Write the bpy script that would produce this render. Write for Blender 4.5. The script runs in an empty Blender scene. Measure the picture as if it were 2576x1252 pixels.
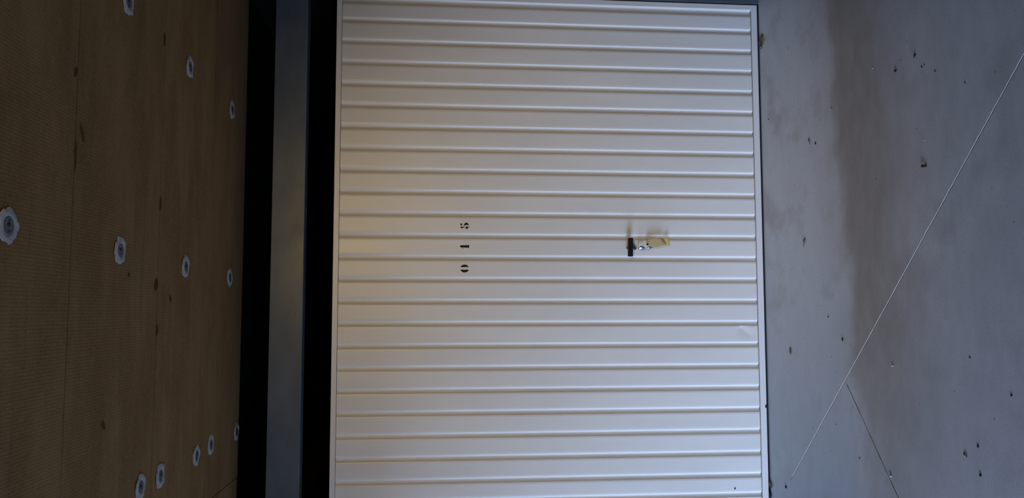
import bpy, bmesh, math, random
from mathutils import Vector, Matrix

C = bpy.context.scene.collection
S = bpy.context.scene

# ------------------------------------------------------------------ camera
# World: X to the right along the door, Y into the garage box, Z up.
# The picture is a portrait shot lying on its side: picture-left is world up.
FPX = 2000.0
PITCH, YAW, ROLL = 0.089133, 0.076334, 0.0059816
ZB = 0.009                                     # door bottom above the floor
CAM = Vector((0.0, -3.811886, 1.591432 + ZB))
_fw = Vector((math.sin(YAW)*math.cos(PITCH), math.cos(YAW)*math.cos(PITCH), -math.sin(PITCH)))
_rt0 = Vector((math.cos(YAW), -math.sin(YAW), 0.0))
_up0 = _rt0.cross(_fw)
RT = _rt0*math.cos(ROLL) + _up0*math.sin(ROLL)
UP = _up0*math.cos(ROLL) - _rt0*math.sin(ROLL)
cd = bpy.data.cameras.new('camera')
cd.sensor_fit = 'HORIZONTAL'; cd.sensor_width = 36.0; cd.lens = 36.0*FPX/2576.0
cd.clip_start = 0.05; cd.clip_end = 200
cam = bpy.data.objects.new('camera', cd); C.objects.link(cam)
M = Matrix((( -UP.x, RT.x, -_fw.x), (-UP.y, RT.y, -_fw.y), (-UP.z, RT.z, -_fw.z))).to_4x4()
M.translation = CAM
cam.matrix_world = M
S.camera = cam

# ------------------------------------------------------------------ light
S.view_settings.view_transform = 'Standard'
S.view_settings.look = 'None'
S.view_settings.gamma = 1.0
S.view_settings.use_curve_mapping = False
S.view_settings.exposure = 0.0

SKY_STRENGTH = 19.8
SKY_COLOR = (0.446, 0.634, 1.0)
LAMP_POS = (0.75, -4.5, 2.47)
LAMP_W = 228.0
LAMP_COLOR = (1.0, 0.676, 0.21)
LAMP_AIM = (0.16, 0.0, 1.2)
LAMP_CONE = 50.0
ENTRY_X = -4.5                                  # open entrance of the aisle
ENTRY_Y = (-6.2, -0.7)
ENTRY_H = 1.7

w = bpy.data.worlds.new('sky'); S.world = w; w.use_nodes = True
bg = w.node_tree.nodes['Background']
bg.inputs[0].default_value = (*SKY_COLOR, 1); bg.inputs[1].default_value = SKY_STRENGTH

ld = bpy.data.lights.new('entrance_portal', 'AREA'); ld.shape = 'RECTANGLE'
ld.size = ENTRY_H; ld.size_y = ENTRY_Y[1]-ENTRY_Y[0]
ld.cycles.is_portal = True
lo = bpy.data.objects.new('entrance_portal', ld); C.objects.link(lo)
lo.location = (ENTRY_X-0.02, sum(ENTRY_Y)/2, ENTRY_H/2)
lo.rotation_euler = (0, math.radians(-90), 0)

pl = bpy.data.lights.new('warm_lamp', 'SPOT'); pl.energy = LAMP_W; pl.color = LAMP_COLOR  # unseen warm lamp, its cone shaped to pool light on the door
pl.shadow_soft_size = 0.16; pl.spot_size = math.radians(LAMP_CONE); pl.spot_blend = 1.0
po = bpy.data.objects.new('warm_lamp', pl); C.objects.link(po); po.location = LAMP_POS
po.rotation_euler = (Vector(LAMP_AIM)-Vector(LAMP_POS)).to_track_quat('-Z', 'Y').to_euler()

# ------------------------------------------------------------------ helpers
def ray(x, y):
    return _fw + RT*((626.0-y)/FPX) + UP*((1288.0-x)/FPX)
def at(x, y, axis, val):
    """point of the plane <axis>=val seen at photograph pixel x, y"""
    d = ray(x, y); t = (val-CAM[axis])/d[axis]
    return CAM + d*t
def on_floor(x, y, z=0.0): return at(x, y, 2, z)
def on_door(x, y, yy=0.0): return at(x, y, 1, yy)

def mesh(name, verts, faces, mat=None, parent=None, smooth=False, loc=None):
    me = bpy.data.meshes.new(name)
    me.from_pydata([tuple(v) for v in verts], [], faces); me.update()
    bm = bmesh.new(); bm.from_mesh(me)
    bmesh.ops.recalc_face_normals(bm, faces=bm.faces); bm.to_mesh(me); bm.free()
    return link(name, me, mat, parent, smooth, loc)
def link(name, me, mat=None, parent=None, smooth=False, loc=None):
    o = bpy.data.objects.new(name, me); C.objects.link(o)
    if mat is not None and not me.materials: me.materials.append(mat)
    if smooth:
        for p in me.polygons: p.use_smooth = True
    if parent is not None: o.parent = parent
    if loc is not None: o.location = loc
    return o
def from_bm(name, bm, mat, parent=None, smooth=False, loc=None):
    bmesh.ops.recalc_face_normals(bm, faces=bm.faces)
    me = bpy.data.meshes.new(name); bm.to_mesh(me); bm.free()
    return link(name, me, mat, parent, smooth, loc)
def bm_box(bm, lo, hi, bevel=0.0, seg=1):
    r = bmesh.ops.create_cube(bm, size=1.0)
    vs = r['verts']
    for v in vs:
        v.co = Vector([(lo[i]+hi[i])/2 + v.co[i]*(hi[i]-lo[i]) for i in range(3)])
    if bevel:
        es = list({e for v in vs for e in v.link_edges})
        bmesh.ops.bevel(bm, geom=es, offset=bevel, segments=seg, affect='EDGES', profile=0.5)
def box(name, lo, hi, mat, parent=None, bevel=0.0, seg=1):
    bm = bmesh.new(); bm_box(bm, lo, hi, bevel, seg)
    return from_bm(name, bm, mat, parent)
def prism_pts(bm, pts, front, back):
    """closed polygon pts [(x,z)] extruded between y=front and y=back"""
    a = [bm.verts.new((x, front, z)) for x, z in pts]
    b = [bm.verts.new((x, back, z)) for x, z in pts]
    n = len(pts)
    bm.faces.new(a); bm.faces.new(b[::-1])
    for i in range(n):
        bm.faces.new((a[i], b[i], b[(i+1) % n], a[(i+1) % n]))
def tube(bm, pts, radii, n=8):
    rings = []
    for i, p in enumerate(pts):
        p = Vector(p)
        t = (Vector(pts[min(i+1, len(pts)-1)]) - Vector(pts[max(i-1, 0)])).normalized()
        u = t.orthogonal().normalized(); v = t.cross(u)
        if rings:
            u = (pu - t*pu.dot(t)).normalized(); v = t.cross(u)
        pu = u
        rings.append([bm.verts.new(p + (u*math.cos(a)+v*math.sin(a))*radii[i]) for a in [2*math.pi*k/n for k in range(n)]])
    for a, b in zip(rings, rings[1:]):
        for k in range(n):
            bm.faces.new((a[k], a[(k+1) % n], b[(k+1) % n], b[k]))
    bm.faces.new(rings[0][::-1]); bm.faces.new(rings[-1])
def lathe_bm(bm, prof, n, axis_m):
    """revolve prof [(r, h)] about local Z, then transform by axis_m"""
    rings = []
    for r, h in prof:
        if r < 1e-6: rings.append([bm.verts.new(axis_m @ Vector((0, 0, h)))])
        else: rings.append([bm.verts.new(axis_m @ Vector((r*math.cos(2*math.pi*k/n), r*math.sin(2*math.pi*k/n), h))) for k in range(n)])
    for a, b in zip(rings, rings[1:]):
        for k in range(n):
            k2 = (k+1) % n
            if len(a) == 1 and len(b) == 1: continue
            if len(a) == 1: bm.faces.new((a[0], b[k2], b[k]))
            elif len(b) == 1: bm.faces.new((a[k], a[k2], b[0]))
            else: bm.faces.new((a[k], a[k2], b[k2], b[k]))
def tag(o, label, cat, group=None, kind=None):
    o['label'] = label; o['category'] = cat
    if group: o['group'] = group
    if kind: o['kind'] = kind
    return o
def empty(name, loc):
    o = bpy.data.objects.new(name, None); C.objects.link(o); o.location = loc
    o.empty_display_size = 0.05
    return o

# ------------------------------------------------------------------ materials
class G:
    """small node-graph helper"""
    def __init__(self, name, rough=0.5, metallic=0.0, color=(0.5, 0.5, 0.5), spec=0.5):
        self.m = bpy.data.materials.new(name); self.m.use_nodes = True
        self.t = self.m.node_tree; self.b = self.t.nodes['Principled BSDF']
        self.b.inputs['Base Color'].default_value = (*color, 1)
        self.b.inputs['Roughness'].default_value = rough
        self.b.inputs['Metallic'].default_value = metallic
        self.b.inputs['Specular IOR Level'].default_value = spec
    def n(self, typ, ins=None, **kw):
        nd = self.t.nodes.new(typ)
        for k, v in kw.items(): setattr(nd, k, v)
        for k, v in (ins or {}).items(): self.put(nd.inputs[k], v)
        return nd
    def put(self, sock, v):
        if isinstance(v, bpy.types.NodeSocket): self.t.links.new(v, sock)
        elif isinstance(v, (tuple, list)) and len(v) == 3 and sock.type == 'RGBA': sock.default_value = (*v, 1)
        else: sock.default_value = v
    def coord(self, which='Object'):
        return self.n('ShaderNodeTexCoord').outputs[which]
    def pos(self): return self.n('ShaderNodeNewGeometry').outputs['Position']
    def scale(self, v, s):
        return self.n('ShaderNodeVectorMath', {0: v, 1: s}, operation='MULTIPLY').outputs[0]
    def noise(self, v, sc, detail=4, rough=0.55, dist=0.0):
        return self.n('ShaderNodeTexNoise', {'Vector': v, 'Scale': sc, 'Detail': detail, 'Roughness': rough, 'Distortion': dist}).outputs[0]
    def ramp(self, f, a, b, ca=0.0, cb=1.0, smooth=True):
        nd = self.n('ShaderNodeMapRange', {'Value': f, 'From Min': a, 'From Max': b, 'To Min': ca, 'To Max': cb})
        nd.interpolation_type = 'SMOOTHSTEP' if smooth else 'LINEAR'
        return nd.outputs[0]
    def mix(self, f, a, b, blend='MIX'):
        nd = self.n('ShaderNodeMix', data_type='RGBA', blend_type=blend)
        self.put(nd.inputs[0], f); self.put(nd.inputs[6], a); self.put(nd.inputs[7], b)
        return nd.outputs[2]
    def math(self, op, a, b=0.0, c=0.0):
        return self.n('ShaderNodeMath', {0: a, 1: b, 2: c}, operation=op).outputs[0]
    def col(self, c): self.put(self.b.inputs['Base Color'], c)
    def rough(self, r): self.put(self.b.inputs['Roughness'], r)
    def bump(self, h, strength=0.3, dist=0.002):
        nd = self.n('ShaderNodeBump', {'Height': h, 'Strength': strength, 'Distance': dist})
        self.put(self.b.inputs['Normal'], nd.outputs[0])

# painted steel of the door
g = G('cream_painted_steel', rough=0.42)
p = g.pos()
mott = g.noise(g.scale(p, (1.0, 1.0, 0.25)), 6.0, 3)
fine = g.noise(p, 260.0, 2)
g.col(g.mix(g.ramp(mott, 0.35, 0.7), (0.74, 0.715, 0.675), (0.78, 0.755, 0.715)))
g.rough(g.ramp(mott, 0.3, 0.7, 0.35, 0.42))
g.bump(g.math('ADD', fine, g.math('MULTIPLY', mott, 2.0)), 0.10, 0.0006)
M_DOOR = g.m
g = G('cream_rail_steel', rough=0.4)
g.col(g.mix(g.noise(g.pos(), 9.0), (0.73, 0.70, 0.675), (0.77, 0.74, 0.715)))
M_RAIL = g.m
# slate painted frame
g = G('slate_frame_paint', rough=0.38, spec=0.35)
p = g.pos(); mott = g.noise(g.scale(p, (1, 1, 2.5)), 3.5, 4)
g.col(g.mix(g.ramp(mott, 0.35, 0.68), (0.080, 0.100, 0.120), (0.105, 0.126, 0.146)))
g.rough(g.ramp(g.noise(p, 5.0), 0.3, 0.7, 0.30, 0.42))
g.bump(g.noise(p, 7.0, 2), 0.12, 0.004)
M_FRAME = g.m
M_RUBBER = G('black_rubber', rough=0.8, color=(0.012, 0.016, 0.024), spec=0.2).m
M_BLACK = G('black_plastic', rough=0.45, color=(0.006, 0.006, 0.007), spec=0.3).m
M_INK = G('black_stencil_paint', rough=0.6, color=(0.010, 0.010, 0.011), spec=0.2).m
M_DARKBACK = G('door_inner_steel', rough=0.8, color=(0.05, 0.05, 0.05)).m
M_CHROME = G('chrome', rough=0.16, metallic=1.0, color=(0.30, 0.30, 0.31)).m
M_PLATE = G('worn_chrome_plate', rough=0.22, metallic=1.0, color=(0.34, 0.335, 0.33)).m

# floor concrete
g = G('floor_concrete', rough=0.5)
p = g.pos()
sep = g.n('ShaderNodeSeparateXYZ', {0: p})
X, Y = sep.outputs[0], sep.outputs[1]
cl = g.noise(p, 1.6, 5, 0.6, 0.3)
cl2 = g.noise(g.scale(p, (1.0, 2.2, 1)), 7.0, 6, 0.62)
fine = g.noise(p, 170.0, 3, 0.6)
streak = g.noise(g.scale(p, (3.0, 40.0, 1)), 1.6, 3)
# worn dirt band where wheels turn, running along the door, wavering
wob = g.math('MULTIPLY', g.math('SUBTRACT', g.noise(p, 2.6, 4, 0.5), 0.5), 0.34)
yb = g.math('ADD', g.math('ADD', Y, g.math('MULTIPLY', X, -0.13)), wob)
band = g.math('MULTIPLY', g.ramp(yb, -1.42, -1.0), g.ramp(yb, -0.78, -0.90))
left = g.ramp(X, -0.75, 0.05, 0.45, 1.0)
band = g.math('MULTIPLY', g.math('MULTIPLY', band, left), g.ramp(cl2, 0.2, 0.6, 0.8, 1.0))
base = g.mix(g.ramp(cl, 0.3, 0.72), (0.440, 0.413, 0.408), (0.528, 0.497, 0.492))
base = g.mix(g.ramp(cl2, 0.35, 0.75, 0.0, 0.5), base, (0.385, 0.352, 0.342))
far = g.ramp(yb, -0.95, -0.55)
base = g.mix(g.math('MULTIPLY', far, 0.7), base, g.mix(g.ramp(X, -0.8, 0.5), (0.34, 0.405, 0.46), (0.64, 0.665, 0.715)))  # bluer, darker left side painted in to offset the warm lamp bounce
base = g.mix(g.math('MULTIPLY', g.ramp(g.noise(p, 3.1, 5, 0.6), 0.50, 0.70), 0.55), base, (0.330, 0.300, 0.290))
base = g.mix(g.math('MULTIPLY', band, 0.80), base, (0.265, 0.215, 0.172))
base = g.mix(g.ramp(fine, 0.35, 0.7, 0.0, 0.22), base, (0.19, 0.195, 0.20))
base = g.mix(g.ramp(streak, 0.55, 0.8, 0.0, 0.12), base, (0.23, 0.225, 0.22))
vo = g.n('ShaderNodeTexVoronoi', {'Vector': g.scale(p, (1, 1, 0.0)), 'Scale': 16.0}, feature='F1')
keep = g.math('GREATER_THAN', g.n('ShaderNodeSeparateColor', {0: vo.outputs['Color']}).outputs[0], 0.66)
dot = g.math('MULTIPLY', g.ramp(g.math('ADD', vo.outputs['Distance'], g.math('MULTIPLY', fine, 0.08)), 0.13, 0.08), keep)
v2 = g.n('ShaderNodeTexVoronoi', {'Vector': g.scale(p, (1, 1, 0.0)), 'Scale': 55.0}, feature='F1')
k2_ = g.math('GREATER_THAN', g.n('ShaderNodeSeparateColor', {0: v2.outputs['Color']}).outputs[1], 0.86)
base = g.mix(g.math('MULTIPLY', g.math('MULTIPLY', g.ramp(v2.outputs['Distance'], 0.16, 0.08), k2_), 0.35), base, (0.14, 0.13, 0.125))
k3_ = g.math('GREATER_THAN', g.n('ShaderNodeSeparateColor', {0: v2.outputs['Color']}).outputs[2], 0.93)
base = g.mix(g.math('MULTIPLY', g.math('MULTIPLY', g.ramp(v2.outputs['Distance'], 0.12, 0.05), k3_), 0.35), base, (0.75, 0.73, 0.70))
base = g.mix(g.math('MULTIPLY', dot, 0.45), base, (0.06, 0.055, 0.05))
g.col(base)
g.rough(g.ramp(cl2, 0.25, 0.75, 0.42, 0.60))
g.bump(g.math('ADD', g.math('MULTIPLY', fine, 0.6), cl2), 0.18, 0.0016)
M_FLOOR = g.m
g = G('joint_dirt', rough=0.9, spec=0.1)
g.col(g.mix(g.noise(g.pos(), 60.0), (0.13, 0.085, 0.055), (0.32, 0.24, 0.18)))
M_DIRT = g.m
g = G('joint_grey_fill', rough=0.9, spec=0.1)
g.col(g.mix(g.noise(g.pos(), 60.0), (0.05, 0.05, 0.052), (0.12, 0.12, 0.12)))
M_JOINT = g.m
g = G('lit_cut_edge', rough=0.8, spec=0.2)  # pale colour stands for light caught by the cut edges
g.col(g.mix(g.noise(g.pos(), 90.0, 3), (0.52, 0.51, 0.50), (0.74, 0.73, 0.71)))
M_CUT = g.m

# ceiling insulation boards
g = G('mineral_wool_board', rough=0.95, spec=0.1)
p = g.pos()
rib = g.n('ShaderNodeTexWave', {'Vector': p, 'Scale': 36.0, 'Distortion': 2.6, 'Detail': 3.0, 'Detail Scale': 2.5}, bands_direction='X').outputs[1]
blot = g.noise(g.scale(p, (0.55, 1.6, 1)), 4.5, 5, 0.6)
strk = g.noise(g.scale(p, (1.2, 34.0, 1)), 1.0, 4, 0.6)
fib = g.noise(p, 120.0, 3, 0.65)
rnd = g.n('ShaderNodeObjectInfo').outputs['Random']
base = g.mix(g.ramp(blot, 0.3, 0.72), (0.172, 0.089, 0.031), (0.250, 0.138, 0.052))
base = g.mix(g.ramp(strk, 0.5, 0.78, 0.0, 0.45), base, (0.115, 0.072, 0.036))
base = g.mix(g.ramp(fib, 0.35, 0.7, 0.0, 0.3), base, (0.29, 0.19, 0.095))
base = g.mix(g.math('MULTIPLY', rnd, 0.18), base, (0.14, 0.092, 0.05))
base = g.mix(g.ramp(rib, 0.1, 0.9, 0.09, 0.0), base, (0.08, 0.05, 0.025))
g.col(base)
g.bump(g.math('ADD', g.math('MULTIPLY', rib, 0.17), g.math('ADD', g.math('MULTIPLY', fib, 0.7), g.math('MULTIPLY', blot, 1.0))), 0.5, 0.004)
M_BOARD = g.m
M_TEAR = G('torn_board_fibre', rough=1.0, color=(0.085, 0.045, 0.018), spec=0.0).m  # dark brown of the torn, stained board strips
g = G('fastener_white_plastic', rough=0.75, spec=0.2)
g.col(g.mix(g.noise(g.pos(), 40.0), (0.30, 0.29, 0.285), (0.38, 0.37, 0.365)))
M_DISC = g.m
M_WASHER = G('fastener_grey_washer', rough=0.55, metallic=0.3, color=(0.11, 0.113, 0.113)).m
M_SCREW = G('fastener_dark_screw', rough=0.5, metallic=0.6, color=(0.03, 0.03, 0.03)).m
g = G('garage_wall_concrete', rough=0.85, spec=0.2)
g.col(g.mix(g.noise(g.pos(), 3.0, 6), (0.085, 0.083, 0.08), (0.12, 0.118, 0.113)))
M_WALL = g.m
g = G('box_dark_concrete', rough=0.95, spec=0.05)
g.col(g.mix(g.noise(g.pos(), 3.0, 6), (0.03, 0.03, 0.03), (0.045, 0.044, 0.042)))
M_BOX = g.m
g = G('driveway_asphalt', rough=0.9)
g.col(g.mix(g.noise(g.pos(), 8.0, 6), (0.065, 0.065, 0.065), (0.09, 0.09, 0.088)))
M_ASPH = g.m
g = G('tag_paper', rough=0.85, spec=0.15)
g.col(g.mix(g.noise(g.coord(), 60.0, 4), (0.52, 0.405, 0.205), (0.60, 0.475, 0.255)))
M_TAG = g.m
M_TAG2 = G('tag_paper_yellow', rough=0.85, spec=0.15, color=(0.66, 0.50, 0.22)).m
M_PENCIL = G('grey_pencil_mark', rough=0.8, color=(0.14, 0.12, 0.09)).m

# ------------------------------------------------------------------ floor: four cast slabs parted by saw cuts
random.seed(7)
XL, XR, YF, YB = ENTRY_X, 6.0, -7.0, 0.0
Jy = lambda x: -0.2195 - 0.0096*(0.4-x)          # cut parallel to the door
PA, PB = on_floor(2576, 138.5), on_floor(1985, 1215)
PC, PD = on_floor(2130, 965), on_floor(2260, 1252)
def clip(poly, a, n):
    """keep the part of poly where (p-a).n >= 0"""
    out = []
    for i in range(len(poly)):
        p, q = poly[i], poly[(i+1) % len(poly)]
        dp, dq = (p-a).dot(n), (q-a).dot(n)
        if dp >= 0: out.append(p)
        if dp*dq < 0: out.append(p + (q-p)*(dp/(dp-dq)))
    return out
V2 = lambda p: Vector((p[0], p[1]))
d1 = (Vector((1, Jy(1))) - Vector((0, Jy(0)))).normalized(); a1 = Vector((0, Jy(0))); n1 = Vector((-d1.y, d1.x))
d2 = (V2(PA)-V2(PB)).normalized(); a2 = V2(PB); n2 = Vector((-d2.y, d2.x))      # towards upper right of the diagonal
d3 = (V2(PD)-V2(PC)).normalized(); a3 = V2(PC); n3 = Vector((-d3.y, d3.x))
rect = [Vector((XL, YF)), Vector((XR, YF)), Vector((XR, YB)), Vector((XL, YB))]
near = clip(rect, a1, -n1); back = clip(rect, a1, n1)
side_r, side_l = clip(near, a2, n2), clip(near, a2, -n2)
left_a, left_b = clip(side_l, a3, n3), clip(side_l, a3, -n3)
floor = box('floor', (XL-0.2, YF-0.2, -0.30), (XR+0.2, 6.2, -0.045), M_WALL)
tag(floor, 'grey polished concrete floor with a dark dirt band in front of the garage door', 'floor', kind='structure')
def slab(poly, joints):
    """poly with saw-cut edges (chamfered, slightly chipped) along the given lines"""
    loop = []; n = len(poly)
    for i in range(n):
        p, q = poly[i], poly[(i+1) % n]
        jn = None
        for a, nn, wd in joints:
            if abs((p-a).dot(nn)) < 1e-4 and abs((q-a).dot(nn)) < 1e-4: jn = (a, nn, wd)   # this edge is a saw cut
        L = (q-p).length
        if jn:
            a, nn, wd = jn
            k = max(2, int(L/0.01)); cen = sum(poly, Vector((0, 0)))/n
            sg = 1 if (cen-a).dot(nn) > 0 else -1
            for s in range(k):
                c = p + (q-p)*(s/k)
                vis = -1.6 < c.x < 2.4 and c.y > -3.0
                if not vis and s % 24: continue
                jit = random.gauss(0, 0.00028) + (random.uniform(0.0008, 0.0022) if random.random() < 0.03 else 0)
                loop.append((c, nn*sg, wd, jit if s else 0))
        else:
            loop.append((p, Vector((0, 0)), 0, 0))
    vt, vm = [], []
    for c, nn, wd, jit in loop:
        t = c + nn*(0.0007 + wd + jit); m = c + nn*0.0007
        vt.append((t.x, t.y, 0.0)); vm.append((m.x, m.y, -0.006 if wd else -0.001))
    N = len(loop)
    verts = vt + vm + [(x, y, -0.05) for x, y, z in vm]
    faces = [tuple(range(N))]
    for i in range(N):
        j = (i+1) % N
        faces += [(i, i+N, j+N, j), (i+N, i+2*N, j+2*N, j+N)]
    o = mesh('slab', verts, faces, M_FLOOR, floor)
    o.data.materials.append(M_CUT)
    for pol in o.data.polygons:                    # cut chamfers get a paler colour that paints in grazing light
        zs = [o.data.vertices[i].co.z for i in pol.vertices]
        if len(zs) == 4 and max(zs) > -1e-6 and -0.02 < min(zs) < -0.003 and (min(o.data.vertices[i].co.y for i in pol.vertices) < Jy(0)-0.03): pol.material_index = 1
    return o
j1, j2, j2l, j3 = (a1, n1, 0.0012), (a2, n2, 0.0034), (a2, n2, 0.0006), (a3, n3, 0.0008)
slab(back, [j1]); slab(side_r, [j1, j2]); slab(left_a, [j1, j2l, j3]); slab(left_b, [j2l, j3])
# dirt packed into the cuts
def filler(a, d, l0, l1, wd, z, mat, name='joint_filler'):
    n = Vector((-d.y, d.x)); bm = bmesh.new(); vs = []
    k = int((l1-l0)/0.03)
    for i in range(k+1):
        c = a + d*(l0+(l1-l0)*i/k); ww = wd*random.uniform(0.75, 1.25)
        zz = z + random.uniform(-0.0004, 0.0004)
        vs.append([bm.verts.new((c.x+n.x*s*ww, c.y+n.y*s*ww, zz - (0.0015 if s else 0))) for s in (-1, 0, 1)])
    for p, q in zip(vs, vs[1:]):
        for s in (0, 1): bm.faces.new((p[s], p[s+1], q[s+1], q[s]))
    return from_bm(name, bm, mat, floor)
filler(a3, d3, 0.004, 2.2, 0.0034, 0.0010, M_DIRT)['label'] = 'brown dirt packed into the short diagonal saw cut'
filler(a1, d1, -2.0, 2.4, 0.0026, -0.0012, M_JOINT)

box('driveway', (-40, -30, -0.12), (ENTRY_X-0.2, 20, -0.02), M_ASPH)
tag(bpy.data.objects['driveway'], 'dark asphalt driveway outside the open entrance of the garage aisle', 'driveway', kind='structure')

# ------------------------------------------------------------------ walls of the aisle and of the box
ZC = 2.545                                       # underside of the insulation
ZS = 2.63                                        # structural slab above it
DX0, DX1 = -0.940, 1.5405                        # outer edges of the door leaf
JW = 0.12
wb = empty('wall_back', (0, 0, 0)); wb['kind'] = 'structure'
tag(wb, 'concrete walls and dark inside of the garage box around the door', 'wall')
box('wall_segment', (XL, 0.02, 0), (DX0-JW-0.012, 0.22, ZS), M_WALL, wb)
box('wall_segment', (DX1+JW+0.012, 0.02, 0), (XR, 0.22, ZS), M_WALL, wb)
box('box_side', (DX0-JW-0.21, 0.22, 0), (DX0-JW-0.01, 5.6, ZS), M_BOX, wb)
box('box_side', (DX1+JW+0.01, 0.22, 0), (DX1+JW+0.21, 5.6, ZS), M_BOX, wb)
box('box_end', (DX0-JW-0.21, 5.6, 0), (DX1+JW+0.21, 5.8, ZS), M_BOX, wb)
box('box_floor', (DX0-JW-0.01, 0.045, -0.044), (DX1+JW+0.01, 5.6, -0.002), M_BOX, wb)
wf = box('wall_front', (XL, YF-0.2, 0), (XR, YF, ZS), M_WALL)
tag(wf, 'bare concrete wall across the aisle facing the garage door', 'wall', kind='structure')
wr = box('wall_right', (XR, YF-0.2, 0), (XR+0.2, 0.22, ZS), M_WALL)
tag(wr, 'bare concrete wall closing the right end of the aisle', 'wall', kind='structure')
bm = bmesh.new()
bm_box(bm, (XL-0.2, YF-0.2, 0), (XL, ENTRY_Y[0], ZS)); bm_box(bm, (XL-0.2, ENTRY_Y[1], 0), (XL, 0.22, ZS))
bm_box(bm, (XL-0.2, ENTRY_Y[0], ENTRY_H), (XL, ENTRY_Y[1], ZS))
wl = from_bm('wall_left', bm, M_WALL)
tag(wl, 'concrete wall with the open entrance at the left end of the aisle', 'wall', kind='structure')

# ------------------------------------------------------------------ ceiling: mineral wool boards under the slab
ceil = box('ceiling', (XL-0.2, YF-0.2, ZS), (XR+0.2, 6.0, ZS+0.2), M_BOX)
tag(ceil, 'brown mineral wool ceiling of long boards held by white round fasteners', 'ceiling', kind='structure')
_r = [at(x, y, 2, ZC).y for x, y in ((526, 790), (400, 626), (181, 560))]
rows = [0.085] + _r                               # the boards stop just behind the header beam
while rows[-1] > YF+0.6: rows.append(rows[-1]-0.612)
rows.append(YF+0.02)
_cx = at(572, 1220, 2, ZC).x
cross = {0: [_cx, _cx+2.4], 1: [-1.05, 1.38], 2: [-1.33, 1.12], 3: [-0.95, 1.48]}
for r in range(len(rows)-1):
    y1, y0 = rows[r], rows[r+1]
    xs = cross.get(r, [-1.2 + 0.31*(r % 4), 1.2 + 0.31*(r % 4)])
    xs = [XL+0.01, -3.2+0.2*(r % 3)] + xs + [3.9, XR-0.01]
    for x0, x1 in zip(xs, xs[1:]):
        bm = bmesh.new()
        dz = random.uniform(-0.0012, 0.0012)
        gp = 0.0018
        bm_box(bm, (x0+gp, y0+gp, ZC+dz), (x1-gp, y1-gp, ZS-0.001), 0.0005)
        cx, cy = (x0+x1)/2, (y0+y1)/2
        o = from_bm('board', bm, M_BOARD, ceil)
# small tears along the board joints
def tear(pts, name='tear'):
    vs = [at(x, y, 2, ZC-0.0016) for x, y in pts]
    n = len(vs)
    return mesh(name, vs + [v+Vector((0, 0, 0.004)) for v in vs],
                [tuple(range(n)), tuple(range(2*n-1, n-1, -1))] + [(i, (i+1) % n, n+(i+1) % n, n+i) for i in range(n)], M_TEAR, ceil)
for pts in ([(194, 168), (197, 178), (193, 190), (189, 194), (187, 184), (190, 174)],
            [(203, 309), (206, 320), (211, 334), (213, 357), (209, 356), (206, 340), (202, 324)],
            [(192, 352), (194, 372), (192, 410), (190, 434), (188, 410), (188, 378)],
            [(394, 698), (398, 706), (397, 722), (392, 732), (388, 722), (391, 710)],
            [(405, 492), (407, 512), (405, 530), (402, 528), (403, 508)],
            [(415, 82), (417, 96), (416, 116), (414, 116), (413, 96)],
            [(260, 1058), (264, 1068), (265, 1080), (261, 1078), (257, 1068)],
            [(429, 742), (432, 752), (430, 760), (427, 752)],
            [(396, 816), (399, 830), (395, 846), (393, 836)],
            [(325, 684), (328, 690), (326, 698), (323, 692)]):
    tear(pts)

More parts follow.
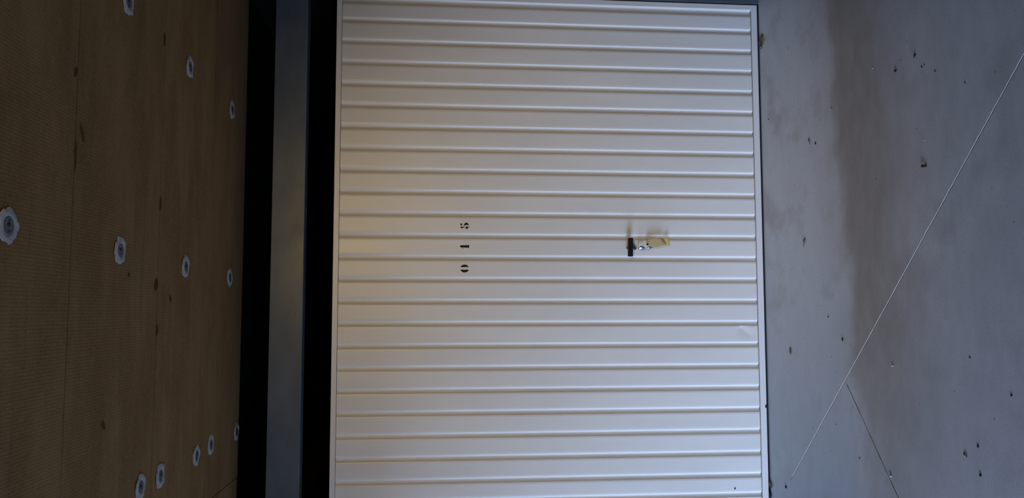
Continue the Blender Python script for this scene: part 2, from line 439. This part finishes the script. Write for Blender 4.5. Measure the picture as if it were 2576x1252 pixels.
# ------------------------------------------------------------------ ceiling fasteners
FAST = [(322, 4, 'torn-edged white fastener cut by the picture edge on the brown ceiling'),
        (477, 168, 'lone white ceiling fastener between two board joints, far from the others'),
        (583, 276, 'faint dim white fastener at the dark ceiling edge, far right of the row'),
        (18, 567, 'largest white ceiling fastener with a clearly visible grey washer'),
        (301, 629, 'second largest white ceiling fastener, with a dark centre, above the digits'),
        (466, 670, 'white ceiling fastener third from the camera in the row above the digits'),
        (577, 697, 'small white ceiling fastener nearest the beam in the row above the digits'),
        (352, 1224, 'biggest of the white fasteners crowding the left part of the ceiling'),
        (402, 1196, 'white fastener beside the joint, second of the slanting left cluster'),
        (493, 1145, 'slender white fastener third in the slanting left cluster'),
        (529, 1118, 'small white fastener fourth in the slanting left cluster'),
        (594, 1085, 'barely visible dim fastener at the dark ceiling edge, end of left cluster')]
for i, (x, y, lab) in enumerate(FAST):
    random.seed(40+i)
    c = at(x, y, 2, ZC)
    e = empty('insulation_fastener', (c.x, c.y, ZC))
    tag(e, lab, 'fastener', 'white fasteners on the mineral wool ceiling')
    R0 = 0.0405; n = 44
    prof = []
    ph = random.uniform(0, 6.28)
    for k in range(n):
        a = 2*math.pi*k/n
        prof.append(R0*(1 + 0.05*math.sin(5*a+ph) + 0.035*math.sin(9*a+2*ph)) + random.gauss(0, 0.0008))
    verts, faces = [], []
    lev = [(1.0, -0.0010), (0.985, -0.0032), (0.78, -0.0052), (0.60, -0.0050), (0.535, -0.0030)]
    for s, z in lev:
        for k in range(n):
            a = 2*math.pi*k/n
            rr = prof[k]*s if s > 0.7 else R0*s
            verts.append((rr*math.cos(a), rr*math.sin(a), z + (0.0012*math.sin(3*a+ph) if s > 0.7 else 0)))
    for l in range(len(lev)-1):
        for k in range(n):
            faces.append((l*n+k, l*n+(k+1) % n, (l+1)*n+(k+1) % n, (l+1)*n+k))
    faces.append(tuple((len(lev)-1)*n+k for k in range(n)))
    faces.append(tuple(range(n)))
    mesh('disc', verts, faces, M_DISC, e, smooth=False)
    bm = bmesh.new()
    lathe_bm(bm, [(0, -0.0030), (0.0178, -0.0032), (0.0198, -0.0042), (0.0195, -0.0030), (0.0178, -0.0016), (0, -0.0014)], 20, Matrix.Identity(4))
    ws = from_bm('washer', bm, M_WASHER, e, smooth=True)
    bm = bmesh.new()
    lathe_bm(bm, [(0, -0.0062), (0.004, -0.0058), (0.0055, -0.0040), (0.0055, -0.0020)], 10, Matrix.Translation((0.002, 0.001, 0)))
    from_bm('screw', bm, M_SCREW, ws, smooth=True)
    for s in (-1, 1):
        a = ph + (0 if s > 0 else 2.6)
        bm = bmesh.new()
        lathe_bm(bm, [(0, -0.0040), (0.0032, -0.0038), (0.0036, -0.0028)], 8, Matrix.Translation((0.0125*math.cos(a), 0.0125*math.sin(a), 0)))
        from_bm('washer_hole', bm, M_SCREW, ws)

# ------------------------------------------------------------------ header beam and jambs
HB0, HB1 = ZB+2.2355, ZB+2.3875
def channel(name, lo, hi, label):
    bm = bmesh.new(); bm_box(bm, lo, hi, 0.002, 2)
    o = from_bm(name, bm, M_FRAME)
    tag(o, label, 'beam' if 'beam' in label else 'post', kind='structure')
    return o
channel('trim_1', (XL, -0.002, HB0), (XR, 0.07, HB1), 'smooth slate grey steel header beam above the garage door')
channel('trim_2', (DX1+0.0065, -0.002, 0.0005), (DX1+JW, 0.07, HB0), 'slate grey steel door post at the right edge of the door')
channel('trim_3', (DX0-JW, -0.002, 0.0005), (DX0-0.0065, 0.07, HB0), 'slate grey steel door post beyond the left edge of the door')

# ------------------------------------------------------------------ garage door
door = empty('door_1', (0, 0, 0))
tag(door, 'closed cream garage door of upright ribbed steel slats numbered 015', 'door', kind='structure')
ZT = ZB+2.0995                                   # top of the leaf
RB = 0.0300; RTOP = 0.0245                       # rail faces
FX1, FX0 = DX1-0.0245, DX0+0.0185                # inner edges of the stiles
def rail(pts):
    bm = bmesh.new(); prism_pts(bm, pts, -0.0016, 0.030)
    es = [e for e in bm.edges if abs(e.verts[0].co.y+0.0016) < 1e-6 and abs(e.verts[1].co.y+0.0016) < 1e-6]
    bmesh.ops.bevel(bm, geom=es, offset=0.0008, segments=1, affect='EDGES')
    return bm
e_ = 0.0003
zb0, zb1, zt1, zt0 = ZB, ZB+RB, ZT-RTOP, ZT
from_bm('bottom_rail', rail([(DX0+e_, zb0), (DX1-e_, zb0), (FX1-e_, zb1), (FX0+e_, zb1)]), M_RAIL, door)
from_bm('top_rail', rail([(DX0+e_, zt0), (FX0+e_, zt1), (FX1-e_, zt1), (DX1-e_, zt0)]), M_RAIL, door)
from_bm('stile', rail([(DX1, zb0+e_), (DX1, zt0-e_), (FX1, zt1-e_), (FX1, zb1+e_)]), M_RAIL, door)
from_bm('stile', rail([(DX0, zb0+e_), (FX0, zb1+e_), (FX0, zt1-e_), (DX0, zt0-e_)]), M_RAIL, door)
box('backing_sheet', (DX0+0.01, 0.022, ZB+0.01), (DX1-0.01, 0.026, ZT-0.01), M_DARKBACK, door)
box('rubber_seal', (DX0, -0.001, 0.0006), (DX1, 0.028, ZB-0.0002), M_RUBBER, door)

# slats: flat face, then a shallow dished groove with a rolled lip, ending in a seam
PW, GW, GD = 0.104786, 0.0262, 0.0074
SX = [1.49317-PW*i for i in range(24)]
SX[0] = SX[1]+0.0942; SX[23] = SX[22]-0.0925
def profile(width, gw=GW):
    """(x, y) from the right seam edge (x=0) to the left seam (x=-width); +y goes into the door"""
    pts = [(-0.0001, 0.0007), (-0.0001, 0.0002), (-0.0004, 0.0)]
    fl = width-gw
    if fl > 0.01:
        pts += [(-0.012, 0.0), (-fl*0.5, 0.0), (-(fl-0.010), 0.0)]
    pts += groove(-fl, gw)
    return pts
def groove(x0, gw):
    out = []
    for u, d in ((0.0, 0.0), (0.025, 0.03), (0.05, 0.10), (0.08, 0.22), (0.12, 0.42), (0.17, 0.62), (0.24, 0.82), (0.32, 0.95),
                 (0.41, 1.0), (0.50, 0.97), (0.60, 0.87), (0.70, 0.71), (0.80, 0.52), (0.90, 0.29), (0.985, 0.07)):
        out.append((x0-gw*u, GD*d))
    return out
ZS0, ZS1 = zb1+0.0048, zt1-0.0022
def slat_mesh(pts, zs, disp=None):
    verts, faces = [], []
    n = len(pts)
    for z in zs:
        for x, y in pts:
            verts.append((x, y - (disp(x, z) if disp else 0.0), z))
    for k in range(len(zs)-1):
        for i in range(n-1):
            faces.append((k*n+i, k*n+i+1, (k+1)*n+i+1, (k+1)*n+i))
    # returns at the two seams and the back
    bk = len(verts)
    for z in zs: verts += [(pts[0][0], 0.021, z), (pts[-1][0], 0.021, z)]
    for k in range(len(zs)-1):
        faces += [(k*n, (k+1)*n, bk+2*k+2, bk+2*k), (k*n+n-1, bk+2*k+1, bk+2*k+3, (k+1)*n+n-1), (bk+2*k, bk+2*k+2, bk+2*k+3, bk+2*k+1)]
    for k in (0, len(zs)-1):
        faces.append(tuple(k*n+i for i in range(n)) + (bk+2*k+1, bk+2*k))
    me = bpy.data.meshes.new('slat')
    me.from_pydata(verts, [], faces); me.update()
    bm = bmesh.new(); bm.from_mesh(me); bmesh.ops.recalc_face_normals(bm, faces=bm.faces); bm.to_mesh(me); bm.free()
    me.materials.append(M_DOOR)
    for pol in me.polygons: pol.use_smooth = True
    me.set_sharp_from_angle(angle=math.radians(38))
    return me
std = slat_mesh(profile(PW), [ZS0, 0.55, 1.05, 1.55, ZS1])
# edge strip beside the right stile is groove only
link('slat', slat_mesh([(-0.0001, 0.002), (-0.0001, 0.0002)] + groove(0.0, FX1-0.0004-SX[0]), [ZS0, 1.05, ZS1]), None, door, loc=(FX1-0.0004, 0, 0))
DENT = 15
for i in range(23):
    wd = SX[i]-SX[i+1]
    if i == DENT:
        A, B = on_door(1858, 819), on_door(1902, 856)
        dx, dz = B.x-A.x, B.z-A.z; L = math.hypot(dx, dz); dx, dz = dx/L, dz/L
        def disp(x, z, sx=SX[i]):
            px, pz = sx+x-A.x, z-A.z
            s = px*dx+pz*dz; t = -px*dz+pz*dx
            win = max(0.0, min(1.0, (s+0.004)/0.02))*max(0.0, min(1.0, (0.10-s)/0.05))
            fall = 0.0036*(1.0-min(1.0, abs(t)/0.045))**1.6
            edge = max(0.0, min(1.0, -x/0.006))*max(0.0, min(1.0, (PW-GW*0.9+x)/0.010))
            return -fall*win*edge
        pr = profile(wd)
        xs = [-(0.006+k*0.004) for k in range(1, 18)]
        xs = [x for x in xs if x > -(wd-GW-0.004)]
        pr = pr[:3] + [(x, 0.0) for x in xs] + groove(-(wd-GW), GW)
        zs = [ZS0 + k*0.005 for k in range(34)] + [0.3, 0.55, 1.05, 1.55, ZS1]
        o = link('slat', slat_mesh(pr, zs, disp), None, door, loc=(SX[i], 0, 0))
        o['label'] = 'slat with a shallow dent near its foot'
    elif abs(wd-PW) < 1e-5:
        link('slat', std, None, door, loc=(SX[i], 0, 0))
    else:
        link('slat', slat_mesh(profile(wd), [ZS0, 1.05, ZS1]), None, door, loc=(SX[i], 0, 0))
link('slat', slat_mesh([(-0.0002, 0.0030), (-0.0002, 0.0010), (-0.0010, 0.0), (-(SX[23]-FX0)+0.0006, 0.0)], [ZS0, 1.05, ZS1]), None, door, loc=(SX[23], 0, 0))

# stencilled digits 0 1 5 (thin paint)
def paint(name, polys):
    bm = bmesh.new()
    for pts in polys:
        q = [on_door(x, y) for x, y in pts]
        prism_pts(bm, [(v.x, v.z) for v in q], -0.0006, 0.0006)
    return from_bm(name, bm, M_INK, door)
def arc(cx, cy, rx, ry, a0, a1, n=14):
    return [(cx+rx*math.cos(math.radians(a0+(a1-a0)*k/n)), cy+ry*math.sin(math.radians(a0+(a1-a0)*k/n))) for k in range(n+1)]
o = paint('digit', [arc(1168.8, 675.2, 11.0, 9.9, 200, 340) + [(1175, 671.2), (1168.8, 671.4), (1162, 671.6)],
                    arc(1168.8, 675.2, 11.0, 9.9, 22, 158) + [(1161, 677.4), (1165, 678.4), (1172, 678.4), (1176, 677.4)]])
o['label'] = 'black stencilled 0'
o = paint('digit', [[(1157.4, 617.6), (1159, 616.6), (1177.6, 616.6), (1178.4, 615.6), (1179.8, 615.4), (1180.2, 619), (1180.2, 623.6), (1178.8, 624), (1177.8, 622.6), (1160.4, 622.4), (1158.2, 621.0), (1157.2, 619.4)],
                    [(1164.6, 624.2), (1166.4, 624.4), (1166.0, 625.8), (1164.4, 625.6)]])
o['label'] = 'black stencilled 1'
o = paint('digit', [arc(1160.3, 564.0, 2.6, 2.3, 0, 330, 12),                                              # end of the flag
                    [(1161.2, 566.0), (1162.6, 566.2), (1163.0, 568.6), (1161.8, 570.6), (1160.8, 570.0), (1161.9, 568.2)],
                    [(1158.8, 569.6), (1168.6, 571.0), (1168.6, 571.9), (1163.4, 573.4), (1159.2, 574.2)],   # upright
                    arc(1173.2, 570.0, 6.6, 10.4, 188, 350, 14) + [(1178.6, 566.2), (1173.6, 565.4), (1168.6, 567.2), (1167.6, 569.0)],
                    arc(1174.0, 572.3, 3.3, 3.0, 0, 340, 14),
                    [(1180.2, 568.0), (1180.0, 571.0), (1177.4, 574.4), (1176.6, 573.6), (1178.8, 571.0), (1179.4, 568.0)]])
o['label'] = 'black stencilled 5'

# handle: black T bar on a stem over an oval chrome lock plate
hz = on_door(1589, 623.5)
LP = on_door(1588.5, 623.6)
plate = bmesh.new()
lathe_bm(plate, [(1.0, 0.0), (1.0, 0.35), (0.86, 0.75), (0.55, 0.97), (0.0, 1.0)], 28,
         Matrix.Translation((LP.x, 0, LP.z)) @ Matrix(((0.0130, 0, 0, 0), (0, 0, -0.011, 0), (0, 0.0265, 0, 0), (0, 0, 0, 1))))
pl_o = from_bm('lock_plate', plate, M_PLATE, door, smooth=True)
bm = bmesh.new()
TB = on_door(1585.6, 621.6, -0.045)
tube(bm, [(TB.x, -0.005, TB.z), (TB.x, -0.04, TB.z)], [0.0085, 0.0075], 14)
from_bm('handle_stem', bm, M_BLACK, door)
bm = bmesh.new(); bm_box(bm, (-0.0450, -0.054, -0.0120), (0.0450, -0.040, 0.0120), 0.0022, 3)
bm.transform(Matrix.Translation((TB.x, 0, TB.z)) @ Matrix.Rotation(math.radians(1.2), 4, 'Y'))
hb = from_bm('handle', bm, M_BLACK, door); hb['label'] = 'black T handle bar'
CY = on_door(1594.0, 623.5)
bm = bmesh.new(); tube(bm, [(CY.x, -0.006, CY.z), (CY.x, -0.014, CY.z)], [0.0085, 0.0080], 18)
from_bm('lock_cylinder', bm, M_CHROME, door, smooth=False)

# ------------------------------------------------------------------ keys in the lock, paper tag on their ring
K0 = Vector((CY.x, -0.014, CY.z))
kb = on_door(1614.5, 623.2, -0.034)
keys = empty('key_ring', kb)
tag(keys, 'small bunch of chrome keys stuck in the lock under the black handle', 'keys')
def key_obj(name, c, rot, tilt, rx, rz, blade):
    """lens-shaped bow turned by rot about Z and tilt about Y, with its blade"""
    R = (Matrix.Translation(c-keys.location) @ Matrix.Rotation(rot, 4, 'Z') @ Matrix.Rotation(tilt, 4, 'Y')
         @ Matrix.Scale(rx, 4, (1, 0, 0)) @ Matrix.Scale(rz, 4, (0, 0, 1)) @ Matrix.Rotation(math.radians(90), 4, 'X'))
    bm = bmesh.new()
    lathe_bm(bm, [(0, 0.0024), (0.35, 0.0022), (0.7, 0.0016), (0.93, 0.0008), (1.0, 0.0), (0.95, -0.0008), (0.6, -0.0012), (0, -0.0013)], 28, R)
    ko = from_bm(name, bm, M_CHROME, keys, smooth=True)
    bm = bmesh.new(); a, b = blade
    tube(bm, [a-keys.location, b-keys.location], [0.0026, 0.0022], 6)
    from_bm('key_blade', bm, M_PLATE, ko)
    return ko
key_obj('key', kb, math.radians(-28), 0.10, 0.0100, 0.0155, (kb+Vector((0, 0.004, 0.010)), Vector((kb.x, -0.004, kb.z+0.012))))
k2 = on_door(1633.0, 622.8, -0.026)
key_obj('key', k2, math.radians(-30), -0.25, 0.0075, 0.0120, (k2+Vector((0.001, 0.001, -0.010)), k2+Vector((0.007, 0.004, -0.034))))
TH = on_door(1629.2, 614.6, -0.030)              # eye of the tag
bm = bmesh.new()
rc = Vector(((kb.x+TH.x)/2-0.002, -0.033, (kb.z+TH.z)/2-0.004)) - keys.location
pts = []
for k in range(25):
    a = 2*math.pi*k/24
    pts.append(rc + Vector((0.0125*math.cos(a), 0.004*math.sin(2*a), 0.0150*math.sin(a))))
tube(bm, pts, [0.0005]*25, 6)
from_bm('split_ring', bm, M_CHROME, keys, smooth=True)

tg = empty('paper_tag', TH)
tag(tg, 'creased beige paper tag hanging from the keys below the black handle', 'tag')
def sheet(name, outline, mat, depth, parent, thick=0.0004):
    """thin bent paper: outline in photograph pixels on the plane y=-0.03, depth(s, t) bends it"""
    bm = bmesh.new(); vs = []
    q = [on_door(x, y, -0.030) for x, y in outline]
    for v in q: vs.append(bm.verts.new((v.x, v.y, v.z)))
    f = bm.faces.new(vs)
    bmesh.ops.triangulate(bm, faces=bm.faces)
    bmesh.ops.subdivide_edges(bm, edges=bm.edges, cuts=3, use_grid_fill=True)
    for v in bm.verts:
        v.co.y += depth(v.co.x-TH.x, TH.z-v.co.z)
    r = bmesh.ops.extrude_face_region(bm, geom=list(bm.faces))
    for v in r['geom']:
        if isinstance(v, bmesh.types.BMVert): v.co.y += thick
    for v in bm.verts: v.co -= TH
    return from_bm(name, bm, mat, parent, smooth=True)
o1 = [(1625.0, 612.5), (1625.6, 607.0), (1629.5, 602.6), (1640, 600.4), (1652, 599.6), (1660, 598.0), (1666, 600.2), (1670, 605.0),
      (1673.5, 611), (1676.4, 616.6), (1664, 619.4), (1653, 622.0), (1641, 621.4), (1634.5, 619.0), (1630.5, 617.6), (1628.0, 618.0), (1625.8, 616.2)]
b1 = lambda s, t: -0.006*math.sin(max(0.0, t)*34) + 0.10*s*max(0.0, t)*2 - 0.03*max(0.0, t)
t1 = sheet('tag_front', o1, M_TAG, b1, tg)
o2 = [(1664, 598.8), (1672, 597.8), (1682.6, 597.6), (1684.2, 603.6), (1684.4, 610.0), (1686.4, 618.2), (1680, 617.8), (1675.4, 616.2), (1671, 607)]
t2 = sheet('tag_fold', o2, M_TAG2, lambda s, t: 0.006-0.10*(t-0.08), tg); t2['label'] = 'yellower folded end'
bm = bmesh.new()
c = on_door(1629.2, 614.4, -0.0312)
lathe_bm(bm, [(0.0, 0.0006), (0.0032, 0.0006), (0.0050, 0.0004), (0.0050, 0.0)], 14,
         Matrix.Translation(c-TH) @ Matrix.Rotation(math.radians(90), 4, 'X'))
from_bm('tag_eye', bm, M_INK, t1)
def scribble(px):
    bm = bmesh.new(); pts = []
    for x, y in px:
        v = on_door(x, y, -0.030); v.y += b1(v.x-TH.x, TH.z-v.z)-0.0004; pts.append(v-TH)
    tube(bm, pts, [0.0005]*len(pts), 5); return from_bm('pencil_line', bm, M_PENCIL, t1)
scribble([(1653, 602.6), (1655.4, 600.6), (1658.6, 599.2), (1662.4, 598.9), (1666, 600.6)])
scribble([(1666, 600.6), (1668.4, 603.6), (1670.6, 607.2), (1673, 612), (1674.6, 614.6)])

# ------------------------------------------------------------------ litter on the floor and on the door foot
def debris_mat(name, c, c2=None, rough=0.9):
    g = G(name, rough=rough, spec=0.15); g.col(g.mix(g.noise(g.coord(), 120.0, 3), c, c2 or tuple(v*0.55 for v in c))); return g.m
M_LEAF = debris_mat('dry_leaf_brown', (0.17, 0.115, 0.06))
M_LEAF2 = debris_mat('dry_leaf_tan', (0.25, 0.19, 0.10))
M_LEAF3 = debris_mat('dry_leaf_purple_grey', (0.16, 0.13, 0.125))
M_TWIG = debris_mat('dark_twig', (0.022, 0.017, 0.016))
M_CRUMB = debris_mat('dark_crumb', (0.030, 0.026, 0.028))
M_GRIT = debris_mat('pale_grit', (0.55, 0.53, 0.50), (0.40, 0.39, 0.37))
def leaf_bm(bm, a, b, wid, curl, lift, o, skew=0.0):
    """pointed blade from a to b"""
    a, b = Vector(a), Vector(b); d = b-a; L = d.length; d.normalize(); s = Vector((-d.y, d.x, 0))
    n = 7; rows_ = []
    for k in range(n):
        u = k/(n-1); ww = wid*math.sin(math.pi*min(1, max(0.0, u*0.94+0.03)))**0.8
        row = []
        for t in (-1, -0.5, 0, 0.5, 1):
            z = lift*math.sin(math.pi*u)*0.6 + curl*t*t*math.sin(math.pi*u) + 0.0012
            row.append(bm.verts.new(a + d*(L*u) + s*(ww*t + skew*math.sin(math.pi*u)) + Vector((0, 0, z)) - o))
        rows_.append(row)
    fs = []
    for p, q in zip(rows_, rows_[1:]):
        for k in range(4): fs.append(bm.faces.new((p[k], p[k+1], q[k+1], q[k])))
    r = bmesh.ops.extrude_face_region(bm, geom=fs)
    for v in r['geom']:
        if isinstance(v, bmesh.types.BMVert): v.co.z += 0.0006
def leaf(p, q, wid, mat, label, curl=0.003, lift=0.003, stem=None, name='dry_leaf', group='dry litter on the floor'):
    a, b = on_floor(*p), on_floor(*q)
    e = empty(name, (a+b)/2); tag(e, label, 'leaf', group)
    bm = bmesh.new(); leaf_bm(bm, a, b, wid, curl, lift, e.location); from_bm('blade', bm, mat, e)
    for st in (stem or []):
        bm = bmesh.new(); pts = [on_floor(x, y) + Vector((0, 0, 0.0016)) - e.location for x, y in st]
        tube(bm, pts, [0.0011-0.0004*k/len(pts) for k in range(len(pts))], 6); from_bm('leaf_stem', bm, M_TWIG, e)
    return e
def twig(px, r0, r1, mat, label, name='twig', cat='twig', group='dry litter on the floor'):
    bm = bmesh.new(); P = [on_floor(x, y) for x, y in px]; c = sum(P, Vector())/len(P)
    n = len(P); rad = [r0+(r1-r0)*k/(n-1) for k in range(n)]
    tube(bm, [p-c+Vector((0, 0, r)) for p, r in zip(P, rad)], rad, 7)
    o = from_bm(name, bm, mat, None, smooth=True, loc=c); tag(o, label, cat, group); return o
def crumb(x, y, lx, ly, mat, label, name='crumb', cat='crumb', group='crumbs of dirt on the floor', rot=0.0):
    bm = bmesh.new(); bmesh.ops.create_icosphere(bm, subdivisions=2, radius=1.0)
    c = on_floor(x, y); px = (CAM-c).length/FPX
    for v in bm.verts:
        v.co *= random.uniform(0.82, 1.12)
        w_ = Matrix.Rotation(rot, 3, 'Z') @ Vector((v.co.x*ly*px*0.40, v.co.y*lx*px*0.75, 0))
        v.co = Vector((w_.x, w_.y, (v.co.z+0.8)*min(lx, ly)*px*0.30))
    o = from_bm(name, bm, mat, None, smooth=True, loc=c); tag(o, label, cat, group); return o
random.seed(5)
leaf((1916.5, 99), (1912, 119), 0.019, M_LEAF3, 'curled grey-brown leaf with a thin dark stem against the right foot of the door',
     0.003, 0.003, [[(1925.8, 97), (1923.5, 101.5), (1921, 107), (1918, 113), (1914.5, 117.5)], [(1914.5, 124), (1918.5, 118.5)], [(1908.2, 123.3), (1911.5, 120.8)]])
leaf((1916.5, 85.5), (1918, 104), 0.022, M_LEAF2, 'tan round leaf scrap behind the curled leaf by the right door foot', 0.002, 0.002)
leaf((1939.5, 1207), (1942, 1226), 0.013, M_LEAF, 'dark brown leaf standing at the left foot of the door', 0.004, 0.004, [[(1936, 1229), (1940, 1226.5), (1943, 1224.5)]])
twig([(1938, 1231), (1940.5, 1240), (1941, 1250)], 0.005, 0.004, M_TWIG, 'thick black twig lying along the left foot of the door')
leaf((1989.5, 872), (1990, 891), 0.008, M_LEAF, 'small brown leaf scrap near the parallel saw cut, left of the handle', 0.002, 0.002)
e1 = leaf((2026.5, 597), (2023, 612), 0.007, M_LEAF, 'narrow brown leaf with a black tip on the floor below the handle', 0.002, 0.003, [[(2023.6, 612), (2022, 619)]])
leaf((2036.5, 346), (2037, 357), 0.006, M_LEAF, 'short brown bud with a black point on the pale floor right of the handle', 0.002, 0.002, [[(2037, 355), (2037.6, 363)]])
crumb(2052, 360, 3, 9, M_CRUMB, 'greenish black sliver just in front of the short brown bud')
leaf((2318, 418), (2331, 415), 0.006, M_LEAF, 'brown winged seed casing on the floor inside the long diagonal cut', 0.003, 0.004, [[(2331, 418), (2326, 421)]])
crumb(2330, 417.5, 5, 4, M_CRUMB, 'black knob beside the brown winged seed casing')
leaf((2427, 1134), (2432, 1147), 0.005, M_LEAF, 'brown pointed leaf scrap on the near floor toward the left corner', 0.002, 0.002, [[(2432.5, 1144), (2433, 1150)]])
crumb(2461, 1122, 4, 10, M_CRUMB, 'dark soft crumb nearer the camera than the brown pointed scrap')
crumb(2467.5, 1195, 5, 9, M_CRUMB, 'black crumb at the left, nearest to the camera')
crumb(2120, 853, 4, 11, M_CRUMB, 'black seed grain between the door and the long diagonal cut')
crumb(1978, 1224, 5, 9, M_CRUMB, 'dark grain beside the end of the long diagonal cut')
crumb(2302, 139, 5, 9, M_CRUMB, 'black flake with a brown edge, farthest right of the dark flakes')
leaf((2300.2, 147), (2303, 134), 0.003, M_TWIG, 'thin black splinter touching the farthest right flake', 0.001, 0.001)
crumb(2253.5, 178, 6, 8, M_CRUMB, 'round black crumb at the edge of the dirt band, right part of floor')
crumb(2319, 168, 2.5, 8, M_CRUMB, 'slim black seed in front of the round black crumb', rot=0.4)
crumb(2325, 162.5, 2, 4, M_CRUMB, 'tiny black seed next to the slim black seed', rot=0.5)
crumb(2352.5, 179, 2.5, 6, M_CRUMB, 'slim dark seed alone nearer the camera than the seed pair', rot=0.4)
crumb(2428, 208, 3, 4, M_CRUMB, 'small black speck near the right end of the diagonal cut')
crumb(2092.5, 271, 4, 3, M_CRUMB, 'dim speck on the floor behind the dirt band')
crumb(2163, 1152, 4, 3, M_CRUMB, 'purple-black speck left of the short brown cut')
crumb(2440, 899, 4, 3, M_CRUMB, 'rusty speck alone on the near floor')
crumb(2545, 994, 4, 6, M_CRUMB, 'dark speck closest to the camera on the left')
crumb(1983.5, 121, 3, 2, M_CRUMB, 'tiny dark speck on the pale floor near the curled leaf')
crumb(1934, 300, 3, 3, M_CRUMB, 'dark dot on the floor close to the door, right half')
crumb(2084, 797, 4, 4, M_CRUMB, 'purplish dot behind the diagonal cut, left of the handle')
crumb(2241.5, 1196, 6, 8, M_GRIT, 'white grit lodged in the short brown cut', cat='grit', name='grit', group='pale grit on the floor')
crumb(2246, 919, 6, 5, M_GRIT, 'beige grit beside the dark stain near the diagonal cut', cat='grit', name='grit', group='pale grit on the floor')
crumb(2103.5, 1070, 4, 3, M_GRIT, 'pale grit between the two diagonal cuts and the door', cat='grit', name='grit', group='pale grit on the floor')
crumb(2195.5, 171, 3, 4, M_GRIT, 'pale grit in the dark dirt band, right part of the floor', cat='grit', name='grit', group='pale grit on the floor')
crumb(2326, 352, 2.5, 3, M_GRIT, 'pale grit behind the brown winged seed casing', cat='grit', name='grit', group='pale grit on the floor')
# specks stuck on the door
def speck(x, y, w_, h_, label, yy=-0.001):
    c = on_door(x, y, yy); bm = bmesh.new(); bmesh.ops.create_icosphere(bm, subdivisions=2, radius=1.0)
    for v in bm.verts:
        v.co *= random.uniform(0.8, 1.15); v.co = Vector((v.co.x*h_/525/2, v.co.y*0.0022, v.co.z*w_/525/2))
    o = from_bm('dirt_speck', bm, debris_mat('door_dirt', (0.05, 0.035, 0.05)), None, smooth=True, loc=c)
    tag(o, label, 'dirt', 'dirt specks on the door'); return o
speck(1849, 1228, 4, 6, 'dark purple dirt speck low on the leftmost slat of the door')
speck(1927.5, 1022, 5, 8, 'brown dirt speck on the lower edge of the bottom rail', -0.004)
